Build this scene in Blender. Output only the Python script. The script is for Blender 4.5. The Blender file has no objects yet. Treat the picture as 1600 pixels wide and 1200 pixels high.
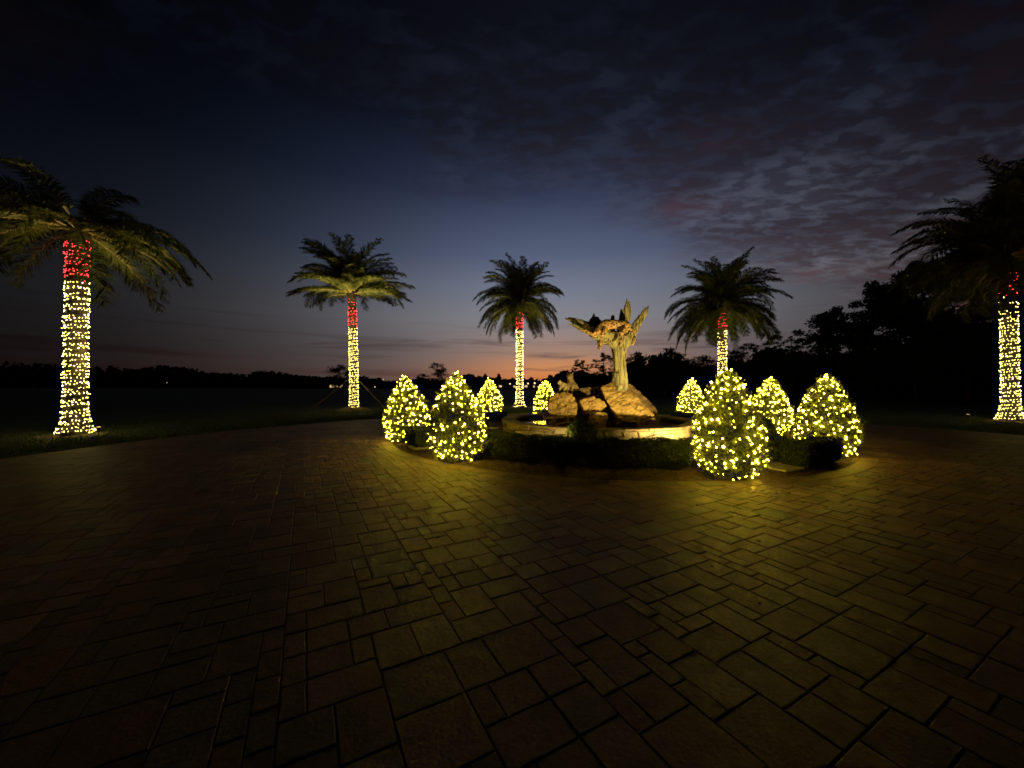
import bpy, bmesh, math, random
import numpy as np
from mathutils import Vector, Matrix, noise, Euler

random.seed(7)
rng = np.random.default_rng(7)
R = math.radians
scene = bpy.context.scene
COL = scene.collection

# ------------------------------------------------------------------ camera
CAM_H, FPX, HOR = 1.6, 600.0, 603.0
cd = bpy.data.cameras.new('camera')
cd.sensor_width = 36.0
cd.lens = 36.0 * FPX / 1600.0
cd.clip_start, cd.clip_end = 0.05, 6000
cam = bpy.data.objects.new('camera', cd)
COL.objects.link(cam)
cam.location = (0, 0, CAM_H)
cam.rotation_euler = (R(90) + math.atan((HOR - 600) / FPX), 0, 0)
scene.camera = cam

vs = scene.view_settings
vs.view_transform = 'Standard'; vs.look = 'None'; vs.gamma = 1.0; vs.exposure = 0.0
vs.use_curve_mapping = False
cy = scene.cycles
cy.max_bounces = 3; cy.diffuse_bounces = 2; cy.glossy_bounces = 2; cy.transmission_bounces = 2; cy.transparent_max_bounces = 2
cy.caustics_reflective = False; cy.caustics_refractive = False
cy.sample_clamp_indirect = 3.0
cy.use_denoising = True
cy.filter_width = 1.6

# ------------------------------------------------------------------ node helpers
class NT:
    def __init__(self, tree):
        self.t = tree; self.t.nodes.clear()
    def n(self, typ, **kw):
        nd = self.t.nodes.new(typ)
        for k, v in kw.items():
            setattr(nd, k, v)
        return nd
    def link(self, a, b):
        self.t.links.new(a, b)
    def set(self, sock, v):
        if hasattr(v, 'is_output') or isinstance(v, bpy.types.NodeSocket):
            self.link(v, sock)
        else:
            sock.default_value = v
    def m(self, op, a, b=0.0, c=0.0, clamp=False):
        nd = self.n('ShaderNodeMath', operation=op, use_clamp=clamp)
        self.set(nd.inputs[0], a); self.set(nd.inputs[1], b); self.set(nd.inputs[2], c)
        return nd.outputs[0]
    def ss(self, x, lo, hi):
        nd = self.n('ShaderNodeMapRange', interpolation_type='SMOOTHSTEP')
        self.set(nd.inputs[0], x); self.set(nd.inputs[1], lo); self.set(nd.inputs[2], hi)
        return nd.outputs[0]
    def mix(self, f, a, b, blend='MIX'):
        nd = self.n('ShaderNodeMix', data_type='RGBA', blend_type=blend)
        self.set(nd.inputs[0], f); self.set(nd.inputs[6], a); self.set(nd.inputs[7], b)
        return nd.outputs[2]
    def ramp(self, f, stops, interp='LINEAR'):
        nd = self.n('ShaderNodeValToRGB')
        cr = nd.color_ramp; cr.interpolation = interp
        while len(cr.elements) < len(stops):
            cr.elements.new(0.5)
        for e, (p, c) in zip(cr.elements, stops):
            e.position = p
            e.color = (c[0], c[1], c[2], 1) if not isinstance(c, (int, float)) else (c, c, c, 1)
        self.set(nd.inputs[0], f)
        return nd.outputs[0]
    def noise(self, vec, scale, detail=4, rough=0.55, dist=0.0):
        nd = self.n('ShaderNodeTexNoise')
        if vec is not None:
            self.link(vec, nd.inputs['Vector'])
        nd.inputs['Scale'].default_value = scale
        nd.inputs['Detail'].default_value = detail
        nd.inputs['Roughness'].default_value = rough
        nd.inputs['Distortion'].default_value = dist
        return nd.outputs['Fac']
    def xyz(self, x, y, z):
        nd = self.n('ShaderNodeCombineXYZ')
        self.set(nd.inputs[0], x); self.set(nd.inputs[1], y); self.set(nd.inputs[2], z)
        return nd.outputs[0]

# ------------------------------------------------------------------ world: dusk sky, sun already set
world = bpy.data.worlds.new('World'); scene.world = world
world.use_nodes = True
W_ = NT(world.node_tree)
SUN_AZ = R(7)
tc = W_.n('ShaderNodeTexCoord')
sep = W_.n('ShaderNodeSeparateXYZ'); W_.link(tc.outputs['Generated'], sep.inputs[0])
dx, dy, dz = sep.outputs
up = W_.m('MAXIMUM', dz, 0.0)
hl = W_.m('MAXIMUM', W_.m('SQRT', W_.m('ADD', W_.m('MULTIPLY', dx, dx), W_.m('MULTIPLY', dy, dy))), 1e-4)
ca = W_.m('DIVIDE', W_.m('ADD', W_.m('MULTIPLY', dx, math.sin(SUN_AZ)), W_.m('MULTIPLY', dy, math.cos(SUN_AZ))), hl)
ca = W_.m('MAXIMUM', ca, 0.0)
f_sky = W_.m('MULTIPLY_ADD', W_.m('POWER', ca, 6.3), 0.97, 0.03)
f_sun = W_.m('POWER', ca, 26.0)
f_cld = W_.m('MULTIPLY_ADD', W_.m('POWER', ca, 4.2), 0.95, 0.05)
high = [(.168, (.235, .230, .255)), (.247, (.168, .190, .255)), (.32, (.094, .118, .195)), (.45, (.029, .041, .084)),
        (.56, (.0075, .0125, .032)), (.64, (.0042, .0062, .0155)), (.71, (.0026, .0037, .0085)), (1.0, (.0014, .002, .005))]
rampA = W_.ramp(up, [(0, (.60, .15, .04)), (.022, (.66, .22, .065)), (.05, (.60, .25, .10)), (.085, (.38, .225, .155))] + high)
rampB = W_.ramp(up, [(0, (.16, .095, .085)), (.022, (.19, .122, .11)), (.05, (.205, .150, .142)), (.085, (.205, .170, .175))] + high)
sky = W_.mix(f_sun, rampB, rampA)
# thin dusk streaks close to the horizon
azv = W_.m('ARCTAN2', dx, dy)
st = W_.noise(W_.xyz(W_.m('MULTIPLY', azv, 2.2), W_.m('MULTIPLY', up, 42.0), 3.7), 1.0, 5, 0.6, 0.5)
stm = W_.m('MULTIPLY', W_.ss(st, .48, .66), W_.m('SUBTRACT', 1.0, W_.ss(up, .09, .19)))
sky = W_.mix(W_.m('MULTIPLY', stm, .8), sky, W_.ramp(up, [(0, (.19, .07, .052)), (.05, (.165, .092, .078)), (.12, (.125, .095, .10)), (.2, (.10, .09, .105))]))
sky = W_.mix(1.0, sky, f_sky, 'MULTIPLY')
# high rippled cloud deck whose edge runs away to the lower right
inv = W_.m('DIVIDE', 1.0, W_.m('ADD', up, .12))
px_ = W_.m('MULTIPLY', dx, inv); py_ = W_.m('MULTIPLY', dy, inv)
pv = W_.xyz(px_, py_, 0.0)
edge = W_.m('SUBTRACT', W_.m('MULTIPLY_ADD', px_, .50, 1.62), py_)
big = W_.noise(pv, 1.3, 4, .55, .4)
edge = W_.m('ADD', edge, W_.m('MULTIPLY', W_.m('SUBTRACT', big, .5), 1.6))
deck = W_.ss(edge, -.12, .55)
# stretch the ripples across the wind
rot = W_.n('ShaderNodeMapping'); W_.link(pv, rot.inputs[0])
rot.inputs['Rotation'].default_value = (0, 0, R(38)); rot.inputs['Scale'].default_value = (1.0, 1.7, 1)
rip = W_.noise(rot.outputs[0], 10.5, 4, .52, .35)
mid = W_.noise(pv, 2.4, 5, .55, .3)
dens = W_.m('ADD', W_.m('MULTIPLY', W_.ss(rip, .40, .60), .60), W_.m('MULTIPLY', W_.ss(mid, .36, .60), .62), clamp=True)
cm = W_.m('MULTIPLY', deck, dens)
ccol = W_.ramp(up, [(0, (.30, .12, .08)), (.10, (.17, .105, .105)), (.2, (.125, .086, .098)), (.32, (.060, .044, .059)), (.45, (.028, .022, .033)),
                    (.56, (.0095, .0095, .0145)), (.68, (.0042, .0047, .0082)), (1, (.002, .0022, .004))])
pink = W_.m('MULTIPLY', W_.ss(W_.noise(pv, 1.9, 3, .5), .54, .70), .85)
ccol = W_.mix(pink, ccol, W_.mix(1.0, ccol, (1.9, 1.25, 1.12, 1), 'MULTIPLY'))
ccol = W_.mix(1.0, ccol, f_cld, 'MULTIPLY')
gap = W_.m('MULTIPLY', W_.m('MULTIPLY', deck, W_.m('SUBTRACT', 1.0, dens)), f_cld)
sky = W_.mix(W_.m('MULTIPLY', gap, .75), sky, W_.ramp(up, [(0, (.3, .17, .13)), (.2, (.24, .20, .21)), (.32, (.128, .120, .150)), (.5, (.027, .031, .050)), (.7, (.005, .0065, .012)), (1, (.003, .004, .008))]))
sky = W_.mix(W_.m('MULTIPLY', cm, .93), sky, ccol)
nis = W_.n('ShaderNodeTexSky', sky_type='NISHITA')
nis.sun_disc = False; nis.sun_elevation = R(-5); nis.sun_rotation = SUN_AZ
bg1 = W_.n('ShaderNodeBackground'); W_.link(sky, bg1.inputs[0]); bg1.inputs[1].default_value = 1.0
bg2 = W_.n('ShaderNodeBackground'); W_.link(nis.outputs[0], bg2.inputs[0]); bg2.inputs[1].default_value = 0.01
add = W_.n('ShaderNodeAddShader'); W_.link(bg1.outputs[0], add.inputs[0]); W_.link(bg2.outputs[0], add.inputs[1])
out = W_.n('ShaderNodeOutputWorld'); W_.link(add.outputs[0], out.inputs[0])

# ------------------------------------------------------------------ materials
def material(name, fn):
    m = bpy.data.materials.new(name); m.use_nodes = True
    t = NT(m.node_tree)
    o = t.n('ShaderNodeOutputMaterial')
    s = fn(t)
    t.link(s, o.inputs[0])
    return m

def pbsdf(t, col, rough=.7, bump=None, bstr=.3, bdist=.02, spec=.5):
    p = t.n('ShaderNodeBsdfPrincipled')
    t.set(p.inputs['Base Color'], col); t.set(p.inputs['Roughness'], rough)
    p.inputs['Specular IOR Level'].default_value = spec
    if bump is not None:
        b = t.n('ShaderNodeBump'); b.inputs['Strength'].default_value = bstr; b.inputs['Distance'].default_value = bdist
        t.link(bump, b.inputs['Height']); t.link(b.outputs[0], p.inputs['Normal'])
    return p.outputs[0]

def objco(t): return t.n('ShaderNodeTexCoord').outputs['Object']
def geoco(t): return t.n('ShaderNodeNewGeometry').outputs['Position']

def noisy(c1, c2, scale, rough=.8, bscale=None, bstr=.4, bdist=.02, spec=.4, lo=.35, hi=.65):
    def fn(t):
        v = geoco(t)
        f = t.ss(t.noise(v, scale, 5), lo, hi)
        c = t.mix(f, (*c1, 1), (*c2, 1))
        b = t.noise(v, bscale or scale * 4, 6, .6)
        return pbsdf(t, c, rough, b, bstr, bdist, spec)
    return fn

def leaf_fn(c1, c2, trans=.25):
    def fn(t):
        v = geoco(t)
        rnd = t.n('ShaderNodeNewGeometry').outputs['Random Per Island']
        f = t.m('ADD', t.m('MULTIPLY', rnd, .6), t.m('MULTIPLY', t.noise(v, 3.0, 3), .5), clamp=True)
        c = t.mix(f, (*c1, 1), (*c2, 1))
        p = pbsdf(t, c, .5, spec=.3)
        tr = t.n('ShaderNodeBsdfTranslucent'); t.link(c, tr.inputs[0])
        mx = t.n('ShaderNodeMixShader'); mx.inputs[0].default_value = trans
        t.link(p, mx.inputs[1]); t.link(tr.outputs[0], mx.inputs[2])
        return mx.outputs[0]
    return fn

def emit_fn(col, s):
    def fn(t):
        rnd = t.n('ShaderNodeNewGeometry').outputs['Random Per Island']
        e = t.n('ShaderNodeEmission'); e.inputs[0].default_value = (*col, 1)
        t.link(t.m('MULTIPLY_ADD', rnd, s * .8, s * .6), e.inputs[1])
        return e.outputs[0]
    return fn

M = {}
M['leaf'] = material('topiary leaf', leaf_fn((.060, .080, .018), (.155, .170, .038), .38))
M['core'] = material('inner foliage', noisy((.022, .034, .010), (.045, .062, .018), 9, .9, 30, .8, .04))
M['hedge'] = material('hedge leaf', leaf_fn((.036, .062, .014), (.090, .130, .030)))
M['frond'] = material('palm frond', leaf_fn((.060, .085, .025), (.135, .155, .05), .3))
M['rachis'] = material('frond stalk', noisy((.20, .17, .07), (.30, .25, .11), 6, .55))
M['far_leaf'] = material('tree leaf', leaf_fn((.020, .032, .010), (.045, .062, .020), .15))
M['bark'] = material('bark', noisy((.07, .05, .035), (.14, .10, .07), 5, .9, 14, .8, .05))
M['palm_bark'] = material('palm bark', noisy((.045, .033, .022), (.095, .072, .046), 7, .9, 22, .8, .04))
M['wire'] = material('light string wire', noisy((.015, .022, .012), (.03, .04, .02), 20, .6))
M['white_bulb'] = material('warm white bulb', emit_fn((1.0, .77, .19), 34))
M['bush_bulb'] = material('yellow white bulb', emit_fn((1.0, .70, .04), 112))
M['red_bulb'] = material('red bulb', emit_fn((1.0, .035, .035), 24))
M['lamp'] = material('lamp glow', emit_fn((1.0, .62, .25), 2.4))
M['window_glow'] = material('lit window', emit_fn((1.0, .68, .30), .75))
M['sand'] = material('joint sand', noisy((.085, .056, .03), (.13, .086, .048), 12, .95, 60, .5, .01))
M['mulch'] = material('bark mulch', noisy((.045, .028, .016), (.11, .07, .04), 14, .95, 38, 1.0, .05))
M['flagstone'] = material('flagstone', noisy((.32, .27, .20), (.44, .39, .30), 4, .7, 20, .4, .01))
M['lawn'] = material('lawn soil and grass', noisy((.034, .056, .016), (.065, .095, .028), .9, .95, 60, .8, .03))
M['grass'] = material('grass blade', leaf_fn((.045, .085, .018), (.085, .135, .032)))
M['soil'] = material('mound soil', noisy((.12, .085, .05), (.20, .15, .09), 6, .95, 24, .8, .04))
M['brace'] = material('timber brace', noisy((.30, .24, .16), (.42, .34, .24), 8, .8))
M['metal'] = material('dark bronze metal', noisy((.03, .026, .022), (.05, .043, .036), 9, .45))
M['house'] = material('pale render', noisy((.40, .37, .32), (.50, .47, .42), 1, .9))
M['roof'] = material('roof tile', noisy((.12, .08, .06), (.18, .12, .09), 2, .9))

def water_fn(t):
    v = geoco(t)
    return pbsdf(t, (.012, .014, .012, 1), .06, t.noise(v, 7, 3), .12, .02)
M['water'] = material('dark water', water_fn)

def paver_fn(t):
    v = geoco(t)
    at = t.n('ShaderNodeAttribute', attribute_name='tint')
    n1 = t.noise(v, 5.5, 6, .62); n2 = t.noise(v, 38, 5, .6)
    c = t.mix(1.0, at.outputs['Color'], t.ramp(n1, [(.25, (.50, .47, .44)), (.5, (.95, .95, .95)), (.75, (1.35, 1.28, 1.15))]), 'MULTIPLY')
    c = t.mix(1.0, c, t.ramp(n2, [(.3, (.70, .70, .70)), (.55, (1.05, 1.05, 1.05))]), 'MULTIPLY')
    c = t.mix(1.0, c, t.ramp(t.noise(v, .55, 5, .6, .6), [(.34, (.55, .53, .50)), (.5, (1, 1, 1)), (.66, (1.15, 1.12, 1.05))]), 'MULTIPLY')
    rg = t.m('MULTIPLY_ADD', n1, .35, .42)
    h = t.m('ADD', t.m('MULTIPLY', n1, .8), t.m('MULTIPLY', n2, .45))
    return pbsdf(t, c, rg, h, .65, .014, .35)
M['paver'] = material('tumbled paver', paver_fn)

def stone_fn(c1, c2, c3, sc=1.0, vary=False):
    def fn(t):
        v = geoco(t)
        w = t.n('ShaderNodeMapping'); t.link(v, w.inputs[0]); w.inputs['Rotation'].default_value = (.5, .7, .2)
        w.inputs['Scale'].default_value = (sc, sc, 2.6 * sc)
        n1 = t.noise(w.outputs[0], 1.6, 7, .62, .8); n2 = t.noise(v, 14 * sc, 6, .65)
        c = t.mix(t.ss(n1, .35, .6), (*c1, 1), (*c2, 1))
        c = t.mix(t.m('MULTIPLY', t.ss(t.noise(v, 3.5 * sc, 5, .6, 1.2), .54, .66), .75), c, (*c3, 1))
        c = t.mix(1.0, c, t.ramp(n2, [(.3, (.72, .70, .66)), (.6, (1.08, 1.08, 1.08))]), 'MULTIPLY')
        if vary: c = t.mix(1.0, c, t.ramp(t.n('ShaderNodeObjectInfo').outputs['Random'], [(0, (.45, .40, .33)), (.35, (.8, .76, .68)), (.7, (1, 1, 1)), (1, (.72, .60, .45))]), 'MULTIPLY')
        vr = t.n('ShaderNodeTexVoronoi', feature='DISTANCE_TO_EDGE'); vr.inputs['Scale'].default_value = 1.7 * sc
        wv = t.n('ShaderNodeVectorMath', operation='ADD'); t.link(w.outputs[0], wv.inputs[0])
        nc = t.n('ShaderNodeTexNoise'); nc.inputs['Scale'].default_value = 3; t.link(v, nc.inputs['Vector']); t.link(nc.outputs['Color'], wv.inputs[1])
        t.link(wv.outputs[0], vr.inputs['Vector'])
        crack = t.ss(vr.outputs['Distance'], .0, .05)
        c = t.mix(crack, t.mix(.55, c, (.06, .04, .02, 1)), c)
        h = t.m('ADD', t.m('ADD', t.m('MULTIPLY', n1, 1.0), t.m('MULTIPLY', n2, .35)), t.m('MULTIPLY', crack, .6))
        return pbsdf(t, c, .82, h, .7, .05, .3)
    return fn
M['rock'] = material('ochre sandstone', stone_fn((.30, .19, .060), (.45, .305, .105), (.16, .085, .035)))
M['dark_rock'] = material('brown sandstone', stone_fn((.11, .070, .038), (.20, .13, .068), (.06, .04, .025)))  # brown rocks; on the plinth rock it also puts rim shade into the colour
M['veneer'] = material('pale wall stone', stone_fn((.40, .33, .20), (.54, .47, .31), (.26, .19, .11), 2.0, True))
M['mortar'] = material('wall mortar', noisy((.045, .035, .024), (.075, .058, .04), 18, .95, 60, .6, .01))
M['coping'] = material('coping stone', stone_fn((.34, .27, .16), (.46, .38, .24), (.22, .16, .10), 1.8, True))

def deadwood_fn(t):
    v = objco(t)
    mp = t.n('ShaderNodeMapping'); t.link(v, mp.inputs[0]); mp.inputs['Scale'].default_value = (9, 9, 1.1)
    n1 = t.noise(mp.outputs[0], 1.5, 7, .65, .5); n2 = t.noise(v, 3, 4)
    c = t.mix(t.ss(n1, .36, .58), (.11, .085, .05, 1), (.47, .43, .235, 1))
    c = t.mix(t.m('MULTIPLY', t.ss(n2, .52, .68), .55), c, (.28, .21, .12, 1))
    return pbsdf(t, c, .85, n1, 1.0, .06, .25)
M['deadwood'] = material('bleached dead wood', deadwood_fn)

def jaguar_fn(base, belly, spots):
    def fn(t):
        v = objco(t)
        vr = t.n('ShaderNodeTexVoronoi'); vr.inputs['Scale'].default_value = 13.0; t.link(v, vr.inputs['Vector'])
        d = t.m('ADD', vr.outputs['Distance'], t.m('MULTIPLY', t.m('SUBTRACT', t.noise(v, 30, 3), .5), .35))
        ring = t.m('MULTIPLY', t.ss(d, .16, .26), t.m('SUBTRACT', 1.0, t.ss(d, .40, .50)))
        c = t.mix(t.noise(v, 4, 3), (*base, 1), (*belly, 1))
        c = t.mix(t.m('MULTIPLY', ring, spots), c, (.025, .016, .01, 1))
        return pbsdf(t, c, .6, t.noise(v, 40, 4), .3, .01, .4)
    return fn
M['jaguar'] = material('painted jaguar hide', jaguar_fn((.50, .25, .075), (.62, .42, .20), .97))
M['bronze_cat'] = material('weathered cat statue', jaguar_fn((.20, .14, .06), (.30, .22, .11), .55))
M['pale_cat'] = material('pale cub statue', jaguar_fn((.42, .33, .19), (.52, .43, .27), .25))

# ------------------------------------------------------------------ object helpers
def tag(o, label=None, cat=None, group=None, kind=None):
    if label: o['label'] = label
    if cat: o['category'] = cat
    if group: o['group'] = group
    if kind: o['kind'] = kind
    return o

def link(name, data, mat=None, parent=None, loc=(0, 0, 0)):
    o = bpy.data.objects.new(name, data); COL.objects.link(o)
    o.location = loc
    if parent is not None: o.parent = parent
    if mat is not None and data is not None and not data.materials:
        data.materials.append(mat)
    return o

def empty(name, loc=(0, 0, 0), rz=0):
    o = link(name, None, None, None, loc); o.rotation_euler[2] = rz
    o.empty_display_size = .2
    return o

def mk(name, V, F, smooth=False):
    me = bpy.data.meshes.new(name)
    me.from_pydata(V.tolist() if hasattr(V, 'tolist') else V, [], F.tolist() if hasattr(F, 'tolist') else F)
    if smooth:
        me.polygons.foreach_set('use_smooth', [True] * len(me.polygons))
    me.update()
    return me

class MB:
    """collects shapes into one mesh"""
    def __init__(self): self.V = []; self.F = []
    def add(self, V, F):
        b = len(self.V); self.V.extend([tuple(v) for v in V]); self.F.extend([tuple(i + b for i in f) for f in F])
    def box(self, lo, hi):
        x0, y0, z0 = lo; x1, y1, z1 = hi
        self.add([(x0, y0, z0), (x1, y0, z0), (x1, y1, z0), (x0, y1, z0), (x0, y0, z1), (x1, y0, z1), (x1, y1, z1), (x0, y1, z1)],
                 [(3, 2, 1, 0), (4, 5, 6, 7), (0, 1, 5, 4), (1, 2, 6, 5), (2, 3, 7, 6), (3, 0, 4, 7)])
    def tube(self, pts, rads, n=8, cap=True):
        pts = [Vector(p) for p in pts]; k = len(pts); V = []; F = []
        ref = Vector((0, 0, 1))
        for i, p in enumerate(pts):
            t = (pts[min(i + 1, k - 1)] - pts[max(i - 1, 0)]).normalized()
            if abs(t.dot(ref)) > .95: ref = Vector((1, 0, 0)) if abs(t.x) < .9 else Vector((0, 1, 0))
            a = t.cross(ref).normalized(); b = t.cross(a)
            for j in range(n):
                w = 2 * math.pi * j / n
                V.append(p + (a * math.cos(w) + b * math.sin(w)) * rads[i])
        for i in range(k - 1):
            for j in range(n):
                F.append((i * n + j, i * n + (j + 1) % n, (i + 1) * n + (j + 1) % n, (i + 1) * n + j))
        if cap:
            F.append(tuple(range(n))[::-1]); F.append(tuple((k - 1) * n + j for j in range(n)))
        self.add(V, F)
    def ball(self, c, r, seg=10, sq=(1, 1, 1)):
        V = []; F = []; n = seg; m = max(4, seg // 2)
        V.append((c[0], c[1], c[2] - r * sq[2]))
        for i in range(1, m):
            a = -math.pi / 2 + math.pi * i / m
            for j in range(n):
                w = 2 * math.pi * j / n
                V.append((c[0] + r * sq[0] * math.cos(a) * math.cos(w), c[1] + r * sq[1] * math.cos(a) * math.sin(w), c[2] + r * sq[2] * math.sin(a)))
        V.append((c[0], c[1], c[2] + r * sq[2]))
        for j in range(n): F.append((0, 1 + (j + 1) % n, 1 + j))
        for i in range(m - 2):
            for j in range(n):
                F.append((1 + i * n + j, 1 + i * n + (j + 1) % n, 1 + (i + 1) * n + (j + 1) % n, 1 + (i + 1) * n + j))
        t = len(V) - 1
        for j in range(n): F.append((t, 1 + (m - 2) * n + j, 1 + (m - 2) * n + (j + 1) % n))
        self.add(V, F)
    def mesh(self, name, smooth=False): return mk(name, self.V, self.F, smooth)

def at(x, y, Z):
    """world point seen at a pixel of the 1600 x 1200 photograph, at depth Z"""
    return Vector(((x - 800) / FPX * Z, Z, CAM_H + (HOR - y) / FPX * Z))

_oct = np.array([(1, 0, 0), (-1, 0, 0), (0, 1, 0), (0, -1, 0), (0, 0, 1), (0, 0, -1)], float)
_octf = np.array([(0, 2, 4), (2, 1, 4), (1, 3, 4), (3, 0, 4), (2, 0, 5), (1, 2, 5), (3, 1, 5), (0, 3, 5)])
def _ico():
    b = bmesh.new(); bmesh.ops.create_icosphere(b, subdivisions=1, radius=1)
    V = np.array([v.co[:] for v in b.verts]); F = np.array([[v.index for v in f.verts] for f in b.faces]); b.free()
    return V, F
_icoV, _icoF = _ico()

def bulbs(name, P, rad, fine):
    P = np.asarray(P, float); n = len(P)
    bv, bf = (_icoV, _icoF) if fine else (_oct, _octf)
    r = np.asarray(rad).reshape(-1, 1, 1) * np.ones((n, 1, 1))
    V = (P[:, None, :] + bv[None] * r).reshape(-1, 3)
    F = (bf[None] + (np.arange(n) * len(bv))[:, None, None]).reshape(-1, 3)
    return mk(name, V, F)

def leaves(name, P, N, size, asp=.55, jitter=.7):
    """one small folded leaf (2 triangles) per point, facing roughly along N"""
    P = np.asarray(P); N = np.asarray(N); n = len(P)
    N = N + rng.normal(size=(n, 3)) * jitter
    N /= np.linalg.norm(N, axis=1, keepdims=True) + 1e-9
    T = np.cross(N, rng.normal(size=(n, 3))); T /= np.linalg.norm(T, axis=1, keepdims=True) + 1e-9
    B = np.cross(N, T)
    s = (np.asarray(size) * rng.uniform(.65, 1.3, n))[:, None]
    a = P - T * s * .5; b = P + B * s * asp * .5 + N * s * .1; c = P + T * s * .5; d = P - B * s * asp * .5 + N * s * .1
    V = np.stack([a, b, c, d], 1).reshape(-1, 3)
    F = np.arange(n * 4).reshape(n, 4)
    F = np.concatenate([F[:, [0, 1, 2]], F[:, [0, 2, 3]]])
    return mk(name, V, F)

def remeshed(name, mb, voxel, smooth=2):
    me = mb.mesh('tmp'); o = bpy.data.objects.new('tmp', me); COL.objects.link(o)
    r = o.modifiers.new('r', 'REMESH'); r.mode = 'VOXEL'; r.voxel_size = voxel
    if smooth:
        s = o.modifiers.new('s', 'SMOOTH'); s.iterations = smooth; s.factor = .5
    dg = bpy.context.evaluated_depsgraph_get()
    res = bpy.data.meshes.new_from_object(o.evaluated_get(dg))
    bpy.data.objects.remove(o); bpy.data.meshes.remove(me)
    res.name = name
    return res

def displace(me, fn):
    n = len(me.vertices)
    co = np.empty(n * 3); me.vertices.foreach_get('co', co); co = co.reshape(-1, 3)
    no = np.empty(n * 3); me.vertices.foreach_get('normal', no); no = no.reshape(-1, 3)
    d = np.array([fn(Vector(c)) for c in co])
    me.vertices.foreach_set('co', (co + no * d[:, None]).ravel()); me.update()

# ------------------------------------------------------------------ ground: lawn, drive, pavers
C = Vector((2.84, 12.9, 0))          # centre of the planted island
RI = 6.55                            # island radius
D = Vector((3.0, 8.1, 0)); RD = 14.0  # drive circle

def ring_mesh(name, c, radii, zs, n=160):
    V = []; F = []
    for r, z in zip(radii, zs):
        for j in range(n):
            a = 2 * math.pi * j / n
            V.append((c.x + r * math.cos(a), c.y + r * math.sin(a), z))
    for i in range(len(radii) - 1):
        for j in range(n):
            F.append((i * n + j, (i + 1) * n + j, (i + 1) * n + (j + 1) % n, i * n + (j + 1) % n))
    return mk(name, V, F)

lawn = link('lawn', ring_mesh('lawn', D, [RD + .02, RD + .05, RD + .3, RD + 3, 30, 60, 150, 4000], [-.03, .035, .055, .06, .06, .06, .06, .06]), M['lawn'])
tag(lawn, 'dark lawn reaching from the paved circle to the far trees', kind='structure')
drive = link('driveway', ring_mesh('driveway', D, [.01, RD + .04], [.0195, .0195]), M['sand'])
tag(drive, 'circular driveway of tumbled tan pavers round the planted island', kind='structure')

U = .12
GA = R(90 + 28.4)                    # the joints run this way
gx = Vector((math.cos(GA), math.sin(GA))); gy = Vector((-math.sin(GA), math.cos(GA)))
def clip(poly, p, n):
    outp = []
    for i in range(len(poly)):
        a, b = poly[i], poly[(i + 1) % len(poly)]
        da, db = (a - p).dot(n), (b - p).dot(n)
        if da >= 0: outp.append(a)
        if da * db < 0: outp.append(a + (b - a) * (da / (da - db)))
    return outp

TINTS = [(.27, .170, .085), (.25, .148, .070), (.30, .192, .098), (.22, .134, .066), (.28, .148, .072), (.23, .152, .084), (.17, .132, .084), (.32, .21, .112), (.23, .112, .055)]
def paver_geo(poly):
    """tumbled slab: worn wavy edges, rounded arris, slight tilt"""
    pts = []
    cen = sum(poly, Vector((0, 0))) / len(poly)
    for i in range(len(poly)):
        a, b = poly[i], poly[(i + 1) % len(poly)]
        L = (b - a).length
        if L < .01: continue
        k = 3 if L > .12 else 1
        for q in range(k):
            p = a + (b - a) * (q / k)
            inn = (cen - p).normalized()
            p = p + inn * (random.uniform(.0025, .007) if q == 0 else random.uniform(.0005, .004))
            pts.append(p)
    n = len(pts)
    if n < 3: return None
    h = .0255 + random.uniform(-.002, .002); tx, ty = random.gauss(0, .004), random.gauss(0, .004)
    V = []
    for k, (ins, dz_) in enumerate(((-.002, -.03), (0, -.0035), (.007, 0))):
        for p in pts:
            q = p + (cen - p).normalized() * ins
            V.append((q.x, q.y, h + dz_ + (q.x - cen.x) * tx + (q.y - cen.y) * ty))
    F = [tuple(2 * n + i for i in range(n))]
    for k in range(2):
        for i in range(n):
            F.append((k * n + i, k * n + (i + 1) % n, (k + 1) * n + (i + 1) % n, (k + 1) * n + i))
    b = random.choice(TINTS); f = random.uniform(.42, .68)
    return V, F, tuple(c * f for c in b), cen

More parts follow.
